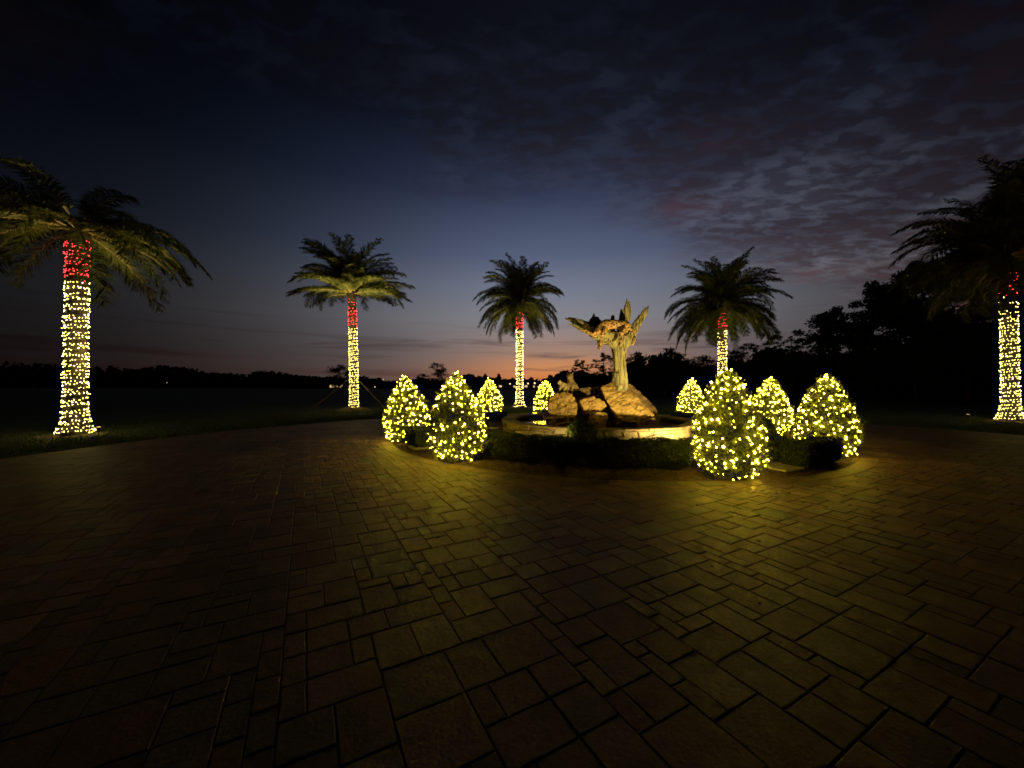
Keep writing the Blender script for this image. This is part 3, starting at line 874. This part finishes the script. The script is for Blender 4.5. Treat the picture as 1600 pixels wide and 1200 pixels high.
# ------------------------------------------------------------------ hedges and shrubs
def hedge(label, a0, a1, r0, r1, h, dens=2300, taper=.05):
    amid = (a0 + a1) / 2; base = polar(amid, (r0 + r1) / 2)
    L = R(a1 - a0) * (r0 + r1) / 2
    rm, w = (r0 + r1) / 2, (r1 - r0)
    foot = .10
    # sample the surface: cross-section with narrowed foot and rounded shoulders
    def section(u, k):
        # u 0..1 around: outer side up, top, inner side down ; returns offset (radial, z)
        P = [(w / 2 * .80, foot), (w / 2 * .97, h * .45), (w / 2, h * .85), (w / 2 * .93, h), (-w / 2 * .93, h), (-w / 2, h * .85), (-w / 2 * .97, h * .45), (-w / 2 * .80, foot)]
        d = [0]
        for q in range(7): d.append(d[-1] + math.hypot(P[q + 1][0] - P[q][0], P[q + 1][1] - P[q][1]))
        return np.interp(u * d[-1], d, [p[0] for p in P]), np.interp(u * d[-1], d, [p[1] for p in P])
    per = 2 * h + w; n = int(dens * L * per)
    u = rng.uniform(0, 1, n); s = rng.uniform(0, 1, n)
    ro, z = section(u, 0)
    a = R(a0) + s * R(a1 - a0)
    lump = .018 * np.sin(a * 31) + .014 * np.sin(a * 67 + z * 9)
    sc = 1 - np.abs(rng.normal(0, .06, n)) + rng.exponential(.012, n)
    x = (rm + ro * sc) * np.cos(a) + C.x - base.x; y = (rm + ro * sc) * np.sin(a) + C.y - base.y
    zz = foot * .6 + (z - foot * .6) * (1 + (sc - 1) * .7) + lump
    # ends
    ne = int(dens * w * h * 2.2); ue = rng.uniform(-w / 2, w / 2, ne); ze = rng.uniform(foot, h, ne)
    ae = np.where(rng.uniform(0, 1, ne) < .5, R(a0), R(a1)) + rng.normal(0, .025 / rm, ne)
    x = np.concatenate([x, (rm + ue) * np.cos(ae) + C.x - base.x]); y = np.concatenate([y, (rm + ue) * np.sin(ae) + C.y - base.y]); zz = np.concatenate([zz, ze])
    N = rng.normal(size=(len(x), 3)); N[:, 2] += .6
    o = empty('hedge', base); tag(o, label, 'hedge', 'clipped hedges in the bed')
    link('foliage', leaves('foliage', np.stack([x, y, zz], 1), N, .038, .6, .3), M['hedge'], o)['kind'] = 'stuff'
    V = []; F = []; m = max(3, int(L / .15))
    for i in range(m + 1):
        aa = R(a0) + R(a1 - a0) * (.01 + .98 * i / m)
        for k in range(10):
            uo, uz = section(k / 9, 0)
            V.append(((rm + uo * .9) * math.cos(aa) + C.x - base.x, (rm + uo * .9) * math.sin(aa) + C.y - base.y, .04 + uz * .93 - .04))
    for i in range(m):
        for k in range(9):
            F.append((i * 10 + k, i * 10 + k + 1, (i + 1) * 10 + k + 1, (i + 1) * 10 + k))
    F.append(tuple(range(10))); F.append(tuple(m * 10 + k for k in range(10))[::-1])
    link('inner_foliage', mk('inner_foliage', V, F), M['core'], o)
    for q in range(max(2, int(L / .45))):
        aa = R(a0) + R(a1 - a0) * (q + .5) / max(2, int(L / .45))
        st_ = MB(); px = Vector((rm * math.cos(aa) + C.x - base.x, rm * math.sin(aa) + C.y - base.y, 0))
        st_.tube([px, px + Vector((.02, .01, .12)), px + Vector((0, 0, .3))], [.025, .02, .015], 6); link('stem', st_.mesh('stem'), M['bark'], o)

hedge('long low clipped hedge curving in front of the fountain', -134, -80, 5.2, 5.88, .56)
hedge('short hedge stub at the foot of the leftmost topiary', -155, -146, 5.85, 6.3, .52)
hedge('short hedge stub at the foot of the rightmost topiary', -66, -53, 5.95, 6.42, .54)
hedge('clipped hedge arc right of the basin, behind the partly hidden topiary', 8, 40, 4.9, 5.45, .52, 900)
hedge('clipped hedge arc along the back of the bed behind the rocks', 62, 108, 4.9, 5.45, .50, 800)
hedge('clipped hedge arc at the left back of the bed by the distant topiary', 128, 160, 4.9, 5.45, .50, 900)
hedge('clipped hedge arc left of the basin behind the leftmost topiary', 170, 196, 4.9, 5.45, .50, 900)

def shrub(label, x, y, w, h, n=2600, lo=0.0, loose=.08, leaf=.05):
    o = empty('shrub', (x, y, .05)); tag(o, label, 'shrub')
    d = rng.normal(size=(n, 3)); d /= np.linalg.norm(d, axis=1, keepdims=True)
    r = 1 - np.abs(rng.normal(0, loose, n)) + rng.exponential(loose * .3, n)
    P = d * r[:, None] * np.array([w / 2, w / 2, h / 2]) + np.array([0, 0, h / 2 + lo])
    P[:, 2] = np.maximum(P[:, 2], .03)
    link('foliage', leaves('foliage', P, d, leaf, .6, .7), M['hedge'], o)['kind'] = 'stuff'
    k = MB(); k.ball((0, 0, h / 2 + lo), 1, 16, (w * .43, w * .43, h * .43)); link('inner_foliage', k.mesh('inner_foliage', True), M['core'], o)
    s = MB(); s.tube([(0, 0, -.05), (0, 0, h * .5)], [.03, .02], 6); link('stem', s.mesh('stem'), M['bark'], o)
shrub('dark ball-clipped shrub against the front of the fountain wall', 1.69, 9.3, .70, .76)
shrub('dark ball-clipped shrub right of the fountain wall', 6.75, 10.5, .75, .74)
shrub('loose low shrub between the nearest and the rightmost topiary', 5.55, 8.05, .75, .55, 900, 0, .22, .06)
shrub('small straggly shrub at the left end of the long hedge', -.62, 8.25, .5, .6, 600, 0, .25, .055)

# ------------------------------------------------------------------ spotlights in the bed
def spotlight(label, loc, target, watts, angle, blend=.35):
    o = empty('landscape_spotlight', loc); tag(o, label, 'spotlight', 'landscape spotlights in the bed')
    d = (Vector(target) - Vector(loc) - Vector((0, 0, .2))).normalized(); h = Vector((0, 0, .2))
    s = MB(); s.tube([(0, 0, -.05), (0, 0, .17)], [.012, .012], 8); link('stake', s.mesh('stake'), M['metal'], o)
    b = MB(); b.tube([h - d * .07, h - d * .05, h + d * .06], [.025, .045, .05], 14); link('housing', b.mesh('housing'), M['metal'], o)
    ring = MB(); ring.tube([h + d * .058, h + d * .068], [.046, .046], 14); link('lens', ring.mesh('lens'), M['lamp'], o)
    L = bpy.data.lights.new('spot', 'SPOT'); L.energy = watts; L.spot_size = R(angle); L.spot_blend = blend; L.color = (1, .74, .24); L.shadow_soft_size = .04
    lo = bpy.data.objects.new('spot', L); COL.objects.link(lo); lo.parent = o; lo.location = h + d * .09
    lo.rotation_euler = d.to_track_quat('-Z', 'Y').to_euler()
spotlight('small landscape spotlight behind the hedge aimed at the dead tree', (4.4, 8.3, .07), at(985, 575, 12.2), 1500, 100, 1.0)
spotlight('small landscape spotlight behind the hedge aimed at the blocky boulder', (1.0, 8.75, .07), at(885, 620, 12), 95, 100, 1.0)

# ------------------------------------------------------------------ palms
def frond_mesh(a0, bend, L, seed, droop=.35, nl=100):
    rs = random.Random(seed); n = 26
    P = []; ang = []; x = z = 0.0
    for i in range(n + 1):
        s = i / n; a = R(a0 - bend * s ** 1.35)
        P.append(Vector((x, 0, z))); ang.append(a)
        x += math.cos(a) * L / n; z += math.sin(a) * L / n
    side = [rs.uniform(-.10, .10) * (i / n) ** 2 for i in range(n + 1)]
    for i in range(n + 1): P[i].y += side[i] * L * .5
    mb = MB()
    V = []; F = []
    for k in range(nl):
        s = .13 + .87 * (k + .5) / nl
        f = s * n; i = min(int(f), n - 1); q = f - i
        p = P[i].lerp(P[i + 1], q); a = ang[i] * (1 - q) + ang[i + 1] * q
        T_ = Vector((math.cos(a), 0, math.sin(a))); N_ = Vector((-math.sin(a), 0, math.cos(a)))
        ll = L * .19 * (math.sin(math.pi * min(1, .16 + .80 * s)) ** .7) * rs.uniform(.85, 1.12)
        fw = .55 + .75 * s
        for sd in (-1, 1):
            if rs.random() < .04: continue
            Y = Vector((0, sd, 0))
            dr = (Y + T_ * fw * rs.uniform(.8, 1.2) + N_ * rs.uniform(.05, .55)).normalized()
            mid = p + dr * ll * .5
            tip = p + dr * ll + Vector((0, 0, -1)) * ll * droop * rs.uniform(.4, 1.3)
            wv = T_ * (.020 * L / 3)
            b = len(V)
            V += [p - wv * .6, p + wv * .6, mid + wv + N_ * .01, mid - wv, tip]
            F += [(b, b + 1, b + 2, b + 3), (b + 3, b + 2, b + 4)]
    lf = mk('leaflets', [tuple(v) for v in V], F)
    r = MB(); r.tube(P, [.032 * (1 - .85 * i / n) * L / 3 for i in range(n + 1)], 5)
    return lf, r.mesh('stalk')
LF = 3.1
TIER = {'up': [(82, 55), (76, 70)], 'high': [(62, 80), (55, 95)], 'mid': [(38, 80), (30, 95)], 'low': [(12, 72), (5, 85)], 'hang': [(-12, 62), (-22, 58)], 'flat': [(24, 42), (14, 36)]}
FR = {k: [frond_mesh(a, b, LF, hash_ * 17 + 3, .35) for hash_, (a, b) in enumerate(v)] for k, v in TIER.items()}

def palm_trunk(H, r0, flare, lean, seed):
    V = []; F = []; nz, na = 90, 30; ph = seed
    for i in range(nz + 1):
        z = H * i / nz - .08
        r = r0 * (1 - .10 * i / nz) + flare * math.exp(-max(z, 0) / .28)
        if z > H - .9: r *= 1 + .30 * math.sin(math.pi * min(1, (z - H + .9) / 1.1))
        for j in range(na):
            a = 2 * math.pi * j / na
            bump = .035 * abs(math.sin(a * 5 + z * 7 + ph)) * abs(math.sin(a * 5 - z * 7)) + .010 * noise.noise(Vector((a * 3, z * 6, seed)))
            V.append((lean * (z / H) ** 2 + (r + bump) * math.cos(a), (r + bump) * math.sin(a), z))
    for i in range(nz):
        for j in range(na):
            F.append((i * na + j, i * na + (j + 1) % na, (i + 1) * na + (j + 1) % na, (i + 1) * na + j))
    F.append(tuple(nz * na + j for j in range(na)))
    return mk('trunk', V, F, True)

def wrap(H, r0, flare, lean, z0, z1, pitch, spacing, rad, seed, keep=lambda z: 1.0):
    rs = np.random.default_rng(seed)
    n = int((z1 - z0) / pitch * 40); s = np.linspace(0, 1, n)
    z = z0 + s * (z1 - z0); a = 2 * np.pi * (z - z0) / pitch
    z = z + .03 * np.sin(a * .37 + seed) + .02 * np.sin(a * 1.3)
    r = r0 * (1 - .10 * z / H) + flare * np.exp(-np.maximum(z, 0) / .28) + .045
    L = np.stack([lean * (np.maximum(z, 0) / H) ** 2 + r * np.cos(a), r * np.sin(a), z], 1)
    seg = np.linalg.norm(np.diff(L, axis=0), axis=1); cum = np.concatenate([[0], np.cumsum(seg)])
    nb_ = int(cum[-1] / spacing); pos = (np.arange(nb_) + rs.uniform(-.3, .3, nb_)) * spacing
    B = np.stack([np.interp(pos, cum, L[:, k]) for k in range(3)], 1) + rs.normal(0, .014, (nb_, 3))
    B = B[rs.uniform(0, 1, nb_) < np.array([keep(zz) for zz in B[:, 2]])]
    w = MB(); st = 4; Lw = L[::st]; w.tube([tuple(p) for p in Lw], [.004] * len(Lw), 3, False)
    return B, rad * rs.uniform(.75, 1.25, len(B)), w

def palm(label, x, y, H, r0, flare, lean, zw, zr, tiers, fs, seed, base_z=.05, pitch=.115, spacing=.10, rad=.016, keep=lambda z: 1.0, keepr=lambda z: 1.0):
    rs = random.Random(seed)
    o = empty('palm_tree', (x, y, base_z)); tag(o, label, 'palm tree', 'palms wrapped in lights round the driveway')
    link('trunk', palm_trunk(H, r0, flare, lean, seed), M['palm_bark'], o)
    for nm, z0, z1, mt, kf, sp, rd in (('string_lights', .06, zw, 'white_bulb', keep, spacing, rad), ('red_string_lights', zw + .04, zr, 'red_bulb', keepr, spacing * 1.05, rad * 1.0)):
        B, rr, w = wrap(H, r0, flare, lean, z0, z1, pitch, sp, rd, seed + len(nm), kf)
        s = link(nm, bulbs(nm, B, rr, False), M[mt], o); s['kind'] = 'stuff'
        if nm[0] == 'r': s['label'] = 'band of red lights under the crown'
        link('wire', w.mesh('wire'), M['wire'], s)
    top = Vector((lean, 0, H - .12)); ga = rs.uniform(0, 6)
    for tier, cnt in tiers:
        for k in range(cnt):
            ga += 2.39996 + rs.uniform(-.25, .25)
            lf, stk = FR[tier][rs.randrange(len(FR[tier]))]
            dz_ = {'up': .05, 'high': .0, 'mid': -.10, 'low': -.22, 'hang': -.18, 'flat': -.15}[tier]
            f = link('frond', lf, M['frond'], o); s = fs * rs.uniform(.86, 1.12)
            f.location = top + Vector((math.cos(ga) * .1, math.sin(ga) * .1, dz_ + rs.uniform(-.06, .06)))
            f.scale = (s, s, s)
            f.rotation_euler = Euler((rs.uniform(-.25, .25), R(rs.uniform(-9, 9)), ga), 'XYZ')
            link('stalk', stk, M['rachis'], f)
    return o

full = [('up', 14), ('high', 20), ('mid', 20), ('low', 22), ('hang', 26)]
palm('large palm at the far left, its bright trunk flaring at the foot', -13.75, 12.1, 6.8, .235, .24, .05, 4.85, 6.15,
     [('mid', 12), ('low', 26), ('hang', 7)], 1.02, 1, pitch=.11, spacing=.088, rad=.0105)
palm('braced palm with a wide flat crown, second from the left', -10.0, 24.3, 7.6, .22, .05, -.18, 5.15, 7.0,
     [('up', 14), ('high', 24), ('mid', 18), ('flat', 36)], 1.16, 2, base_z=.14, pitch=.125, spacing=.115, rad=.0118, keepr=lambda z: .5 if z > 6.3 else 1)
palm('middle palm with a round drooping crown, behind the fountain', .56, 28.0, 7.85, .21, .22, .0, 5.65, 6.85, full, 1.08, 3, pitch=.125, spacing=.11, rad=.0122)
palm('palm with the densest hanging crown, right behind the nearest topiary', 13.8, 25.2, 7.0, .21, .12, .05, 5.2, 6.25,
     [('up', 15), ('high', 22), ('mid', 22), ('low', 22), ('hang', 34)], 1.15, 4, pitch=.125, spacing=.115, rad=.012, keep=lambda z: .45 if z > 4.3 else 1, keepr=lambda z: .8)
palm('dark-crowned palm at the far right edge, its trunk lit', 21.8, 16.8, 7.5, .225, .24, -.12, 5.45, 6.5,
     [('up', 10), ('high', 18), ('mid', 20), ('low', 22), ('hang', 11)], 1.3, 5, pitch=.12, spacing=.095, rad=.0108, keep=lambda z: .4 if z > 4.45 else 1, keepr=lambda z: .85)

for lb, (x, y), (ox, oy), tp, wt in (('ground spotlight right of the foot of the far left palm', (-13.75, 12.1), (1.0, -.25), 7.2, 1500),
                                     ('ground spotlight in front of the braced palm', (-10.0, 24.3), (.5, -1.5), 8.6, 6000),
                                     ('ground spotlight in front of the middle palm', (.56, 28.0), (-.4, -1.5), 7.4, 3000),
                                     ('ground spotlight behind the nearest topiary at the fourth palm', (13.8, 25.2), (-.6, -1.5), 6.4, 2000),
                                     ('ground spotlight at the far right palm', (21.8, 16.8), (-1.5, .3), 6.4, 90)):
    spotlight(lb, (x + ox, y + oy, .07), (x + ox * .6, y + oy * .6, tp), wt, 50, .8)

# soil mound and timber braces of the second palm
def mound(name, label, x, y, r, h):
    V = []; F = []; nr, n = 8, 32
    for i in range(nr + 1):
        for j in range(n):
            a = 2 * math.pi * j / n; q = i / nr
            V.append((r * q * math.cos(a), r * q * math.sin(a), h * (1 - q * q) ** 1.2 + .02 * noise.noise(Vector((q * 5 * math.cos(a), q * 5 * math.sin(a), x))) - .01))
    for i in range(nr):
        for j in range(n): F.append((i * n + j, (i + 1) * n + j, (i + 1) * n + (j + 1) % n, i * n + (j + 1) % n))
    tag(link(name, mk(name, V, F, True), M['soil'], None, (x, y, .055)), label, 'mound', 'soil mounds at the palm feet')
mound('soil_mound', 'low soil mound at the foot of the braced palm', -10.0, 24.3, 1.15, .26)
mound('soil_mound', 'ring of soil at the foot of the far left palm', -13.75, 12.1, .95, .07)
mound('soil_mound', 'ring of soil at the foot of the middle palm', .56, 28.0, .9, .07)
mound('soil_mound', 'ring of soil at the foot of the far right palm', 21.8, 16.8, .95, .07)
for a, lb in ((-18, 'timber brace sloping down right of the second palm'), (200, 'timber brace sloping down left of the second palm')):
    b = MB(); d = Vector((math.cos(R(a)), math.sin(R(a)), 0))
    b.tube([d * .26 + Vector((0, 0, 2.0)), d * 2.5 + Vector((0, 0, .02))], [.03, .03], 6)
    tag(link('palm_brace', b.mesh('palm_brace'), M['brace'], None, (-10.0, 24.3, .05)), lb, 'brace', 'timber braces of the second palm')

# ------------------------------------------------------------------ trees beyond
def tree(label, px, ytop, wpx, Z, kind='oak', lowpx=None, nleaf=2600, seed=0, group='dark trees beyond the lawn'):
    rs = random.Random(seed * 101 + 7); g = np.random.default_rng(seed + 50)
    X = (px - 800) / FPX * Z; H = CAM_H + (HOR - ytop) / FPX * Z; Wd = wpx / FPX * Z
    o = empty('pine_tree' if kind == 'pine' else 'broadleaf_tree', (X, Z, .05)); tag(o, label, 'tree', group)
    tr = MB(); tips = []
    r0 = max(.12, H * .018)
    lean = Vector((rs.uniform(-.05, .05), rs.uniform(-.05, .05), 0)) * H
    pts = [Vector((0, 0, -.1)), lean * .2 + Vector((0, 0, H * .35)), lean * .6 + Vector((0, 0, H * .65)), lean + Vector((0, 0, H * .93))]
    tr.tube(pts, [r0, r0 * .75, r0 * .5, r0 * .15], 7)
    nb_ = 16 if kind == 'pine' else 24
    lo = .48 if kind == 'pine' else .16
    for k in range(nb_):
        f = lo + (.95 - lo) * (k + rs.random()) / nb_
        a = rs.uniform(0, 2 * math.pi)
        p = pts[0].lerp(pts[3], f) + lean * 0
        if kind == 'pine': ln = Wd / 2 * (1.0 - .55 * abs((f - .72) / .3)) * rs.uniform(.55, 1.1)
        else: ln = Wd / 2 * math.sqrt(max(.05, 1 - ((f - .5) / .52) ** 2)) * rs.uniform(.6, 1.05)
        e = p + Vector((math.cos(a) * ln, math.sin(a) * ln, H * rs.uniform(-.01, .07)))
        m_ = (p + e) / 2 + Vector((0, 0, rs.uniform(-.02, .05) * H))
        tr.tube([p, m_, e], [r0 * .3, r0 * .2, r0 * .06], 4)
        tips += [(e, 1.0), (m_.lerp(e, .4), .8)]
        for q in range(2):
            e2 = m_ + Vector((rs.uniform(-1, 1), rs.uniform(-1, 1), rs.uniform(-.1, .6))) * ln * .55
            tr.tube([m_, e2], [r0 * .12, r0 * .04], 3); tips.append((e2, .8))
    tips.append((pts[3], .8)); tips.append((pts[3] + Vector((0, 0, H * .03)), .6))
    link('trunk', tr.mesh('trunk'), M['bark'], o)
    P = []; N = []
    per = nleaf // len(tips)
    for (p, s) in tips:
        cr = (Wd * .085 if kind == 'pine' else Wd * .135) * s * rs.uniform(.7, 1.3)
        q = g.normal(size=(per, 3)); q /= np.linalg.norm(q, axis=1, keepdims=True) + 1e-9
        q *= (g.uniform(0, 1, per) ** .45)[:, None]
        P.append(np.array(p) + q * cr * np.array([1, 1, .62])); N.append(q)
    P = np.concatenate(P); N = np.concatenate(N)
    P[:, 2] = np.clip(P[:, 2], .2, H * 1.01)
    link('crown', leaves('crown', P, N, max(.22, Wd * (.034 if kind == 'pine' else .052)), .5, .8), M['far_leaf'], o)['kind'] = 'stuff'

TREES = [
    ('small dark tree alone on the skyline at the left, by the lake', 410, 579, 34, 120, 'oak'),
    ('round dark tree beside the braced palm, over the lit house', 530, 570, 42, 95, 'oak'),
    ('narrow dark tree above the gap between the two left topiaries', 683, 567, 36, 75, 'oak'),
    ('low dark tree left of the upright one above the left topiaries', 662, 584, 26, 85, 'oak'),
    ('slim dark tree just right of the seated cat', 911, 562, 34, 70, 'pine'),
    ('lacy pine against the trunk of the dead tree', 945, 550, 46, 64, 'pine'),
    ('dark rounded tree right of the dead tree trunk', 1000, 549, 62, 60, 'oak'),
    ('dark tree left of the palm with the hanging crown', 1042, 544, 66, 58, 'oak'),
    ('dark tree behind the hanging crown of the fourth palm', 1095, 556, 70, 56, 'oak'),
    ('dark tree filling the gap right of the fourth palm trunk', 1160, 540, 70, 54, 'oak'),
    ('thin pine above the partly hidden topiary', 1203, 517, 60, 50, 'pine'),
    ('pine standing clear right of the fourth palm', 1240, 523, 60, 48, 'pine'),
    ('lacy pine at the left end of the tall dark wood', 1284, 488, 56, 46, 'pine'),
    ('leafy tree on the falling edge of the tall wood', 1312, 478, 90, 44, 'oak'),
    ('tall dark tree in the middle of the wood edge', 1365, 440, 110, 42, 'oak'),
    ('taller dark tree left of the far right palm crown', 1432, 405, 130, 40, 'oak'),
    ('great dark tree behind the far right palm crown', 1510, 365, 170, 38, 'oak'),
    ('great dark tree at the right edge behind the palm trunk', 1610, 330, 200, 36, 'oak'),
    ('huge dark tree running out of the right edge', 1720, 300, 230, 34, 'oak'),
]
for i, (lb, px, yt, wp, Z, kd) in enumerate(TREES):
    tree(lb, px, yt, wp, Z, kd, seed=i, nleaf=11000 if kd == 'oak' and px > 1300 else (2400 if kd == 'pine' else 3000))

# undergrowth and far woods that read as one mass
def mass(name, label, segs, mat, n, leaf, cat):
    P = []
    for (x0, y0, x1, y1, Z0, Z1, dep) in segs:
        k = n // len(segs)
        s = rng.uniform(0, 1, k); Z = Z0 + s * (Z1 - Z0)
        top = CAM_H + (HOR - (y0 + s * (y1 - y0))) / FPX * Z
        X = ((x0 + s * (x1 - x0)) - 800) / FPX * Z
        hgt = top * (.72 + .16 * np.sin(X / Z0 * 19 + Z0) + .12 * np.sin(X / Z0 * 47 + 1) + .08 * np.sin(X * 17 / Z0 * 9) + .14 * np.sin(X * 41 / Z0 * 9 + 2) + .10 * np.sin(X * 97 / Z0 * 9))
        v = rng.uniform(0, 1, k) ** .6
        P.append(np.stack([X, Z + rng.uniform(0, dep, k) , .1 + v * hgt], 1))
    P = np.concatenate(P)
    o = link(name, leaves(name, P, rng.normal(size=(len(P), 3)) + np.array([0, -1, 0]), leaf, .75, .6), mat)
    tag(o, label, cat, kind='stuff')
mass('undergrowth', 'black undergrowth below the tall wood on the right', [(985, 562, 1180, 556, 64, 58, 5), (1180, 560, 1330, 550, 58, 50, 5), (1330, 555, 1750, 470, 50, 40, 5), (1330, 560, 1750, 520, 48, 38, 4)], M['far_leaf'], 30000, 1.0, 'undergrowth')
mass('far_woods', 'far dark woods along the horizon from the lake to the fountain', [(440, 589, 640, 592, 230, 220, 20), (640, 590, 780, 587, 210, 200, 20), (780, 589, 880, 591, 200, 190, 15), (860, 588, 1000, 575, 150, 110, 10)], M['far_leaf'], 26000, 2.0, 'woods')
mass('far_woods', 'low wooded hills on the far shore of the lake at the left', [(-300, 570, 60, 570, 560, 560, 60), (60, 572, 300, 578, 560, 560, 60), (300, 580, 480, 588, 560, 560, 60)], M['far_leaf'], 26000, 7.0, 'woods')
lk = mk('lake', [(-1400, 230, .12), (-70, 230, .12), (-110, 555, .12), (-1400, 555, .12)], [(0, 1, 2, 3)])
tag(link('lake', lk, M['water']), 'thin strip of dusk lake at the far left', kind='structure')

# ------------------------------------------------------------------ far houses and lamps
def house(label, px, Z, w, d, h, wins):
    X = (px - 800) / FPX * Z
    o = empty('far_house', (X, Z, .05)); tag(o, label, 'house', 'far lit houses')
    b = MB(); b.box((-w / 2, 0, 0), (w / 2, d, h)); link('wall', b.mesh('wall'), M['house'], o)
    V = [(-w / 2 - .4, -.4, h), (w / 2 + .4, -.4, h), (w / 2 + .4, d + .4, h), (-w / 2 - .4, d + .4, h), (-w / 2 + d * .4, d / 2, h + d * .28), (w / 2 - d * .4, d / 2, h + d * .28)]
    link('roof', mk('roof', V, [(0, 1, 5, 4), (1, 2, 5), (2, 3, 4, 5), (3, 0, 4), (3, 2, 1, 0)]), M['roof'], o)
    for (x, z, ww, hh) in wins:
        f = MB(); f.box((x - ww / 2 - .08, -.06, z - hh / 2 - .08), (x + ww / 2 + .08, .02, z + hh / 2 + .08)); fo = link('window', f.mesh('window'), M['house'], o)
        p = MB(); p.box((x - ww / 2, -.09, z - hh / 2), (x + ww / 2, -.062, z + hh / 2)); link('pane', p.mesh('pane'), M['window_glow'], fo)
house('far house with lit windows left of the braced palm', 523, 160, 7, 6, 2.6, [(-1.6, 1.4, .8, 1.0), (-.4, 1.5, .7, 1.2), (.8, 1.3, .8, .8), (2.4, 1.2, .5, .5)])
house('long low far house behind the middle palm', 800, 165, 24, 7, 2.5, [(-9, 1.4, .9, .9), (-5, 1.4, 1.2, .8), (1, 1.3, .8, .8), (6, 1.4, 1.3, .8), (9.5, 1.3, .7, .8)])
def street_lamp(label, px, y, Z, r):
    p = at(px, y, Z); o = empty('lamp_post', (p.x, Z, .05)); tag(o, label, 'lamp post', 'far lamp posts')
    s = MB(); s.tube([(0, 0, 0), (0, 0, p.z - .05)], [.07, .05], 6); link('post', s.mesh('post'), M['metal'], o)
    b = MB(); b.ball((0, 0, p.z), r * .62, 8); link('lamp_head', b.mesh('lamp_head'), M['lamp'], o)
for lb, px, y, Z, r in (('far lamp left of the middle palm trunk', 797, 600, 130, .35), ('first far lamp right of the middle palm trunk', 825, 599.5, 130, .42), ('second far lamp right of the middle palm trunk', 835.5, 599, 130, .46),
                        ('far lamp above the right of the middle palm lamps', 841, 594, 160, .2), ('far lamp right of the braced palm', 586, 605, 90, .16), ('small high far lamp between braced palm and leftmost topiary', 599, 593, 160, .22),
                        ('far lamp beside the lit far house', 534, 603, 85, .14), ('tiny far lamp across the lake', 261, 598, 400, .35)):
    street_lamp(lb, px, y, Z, r)
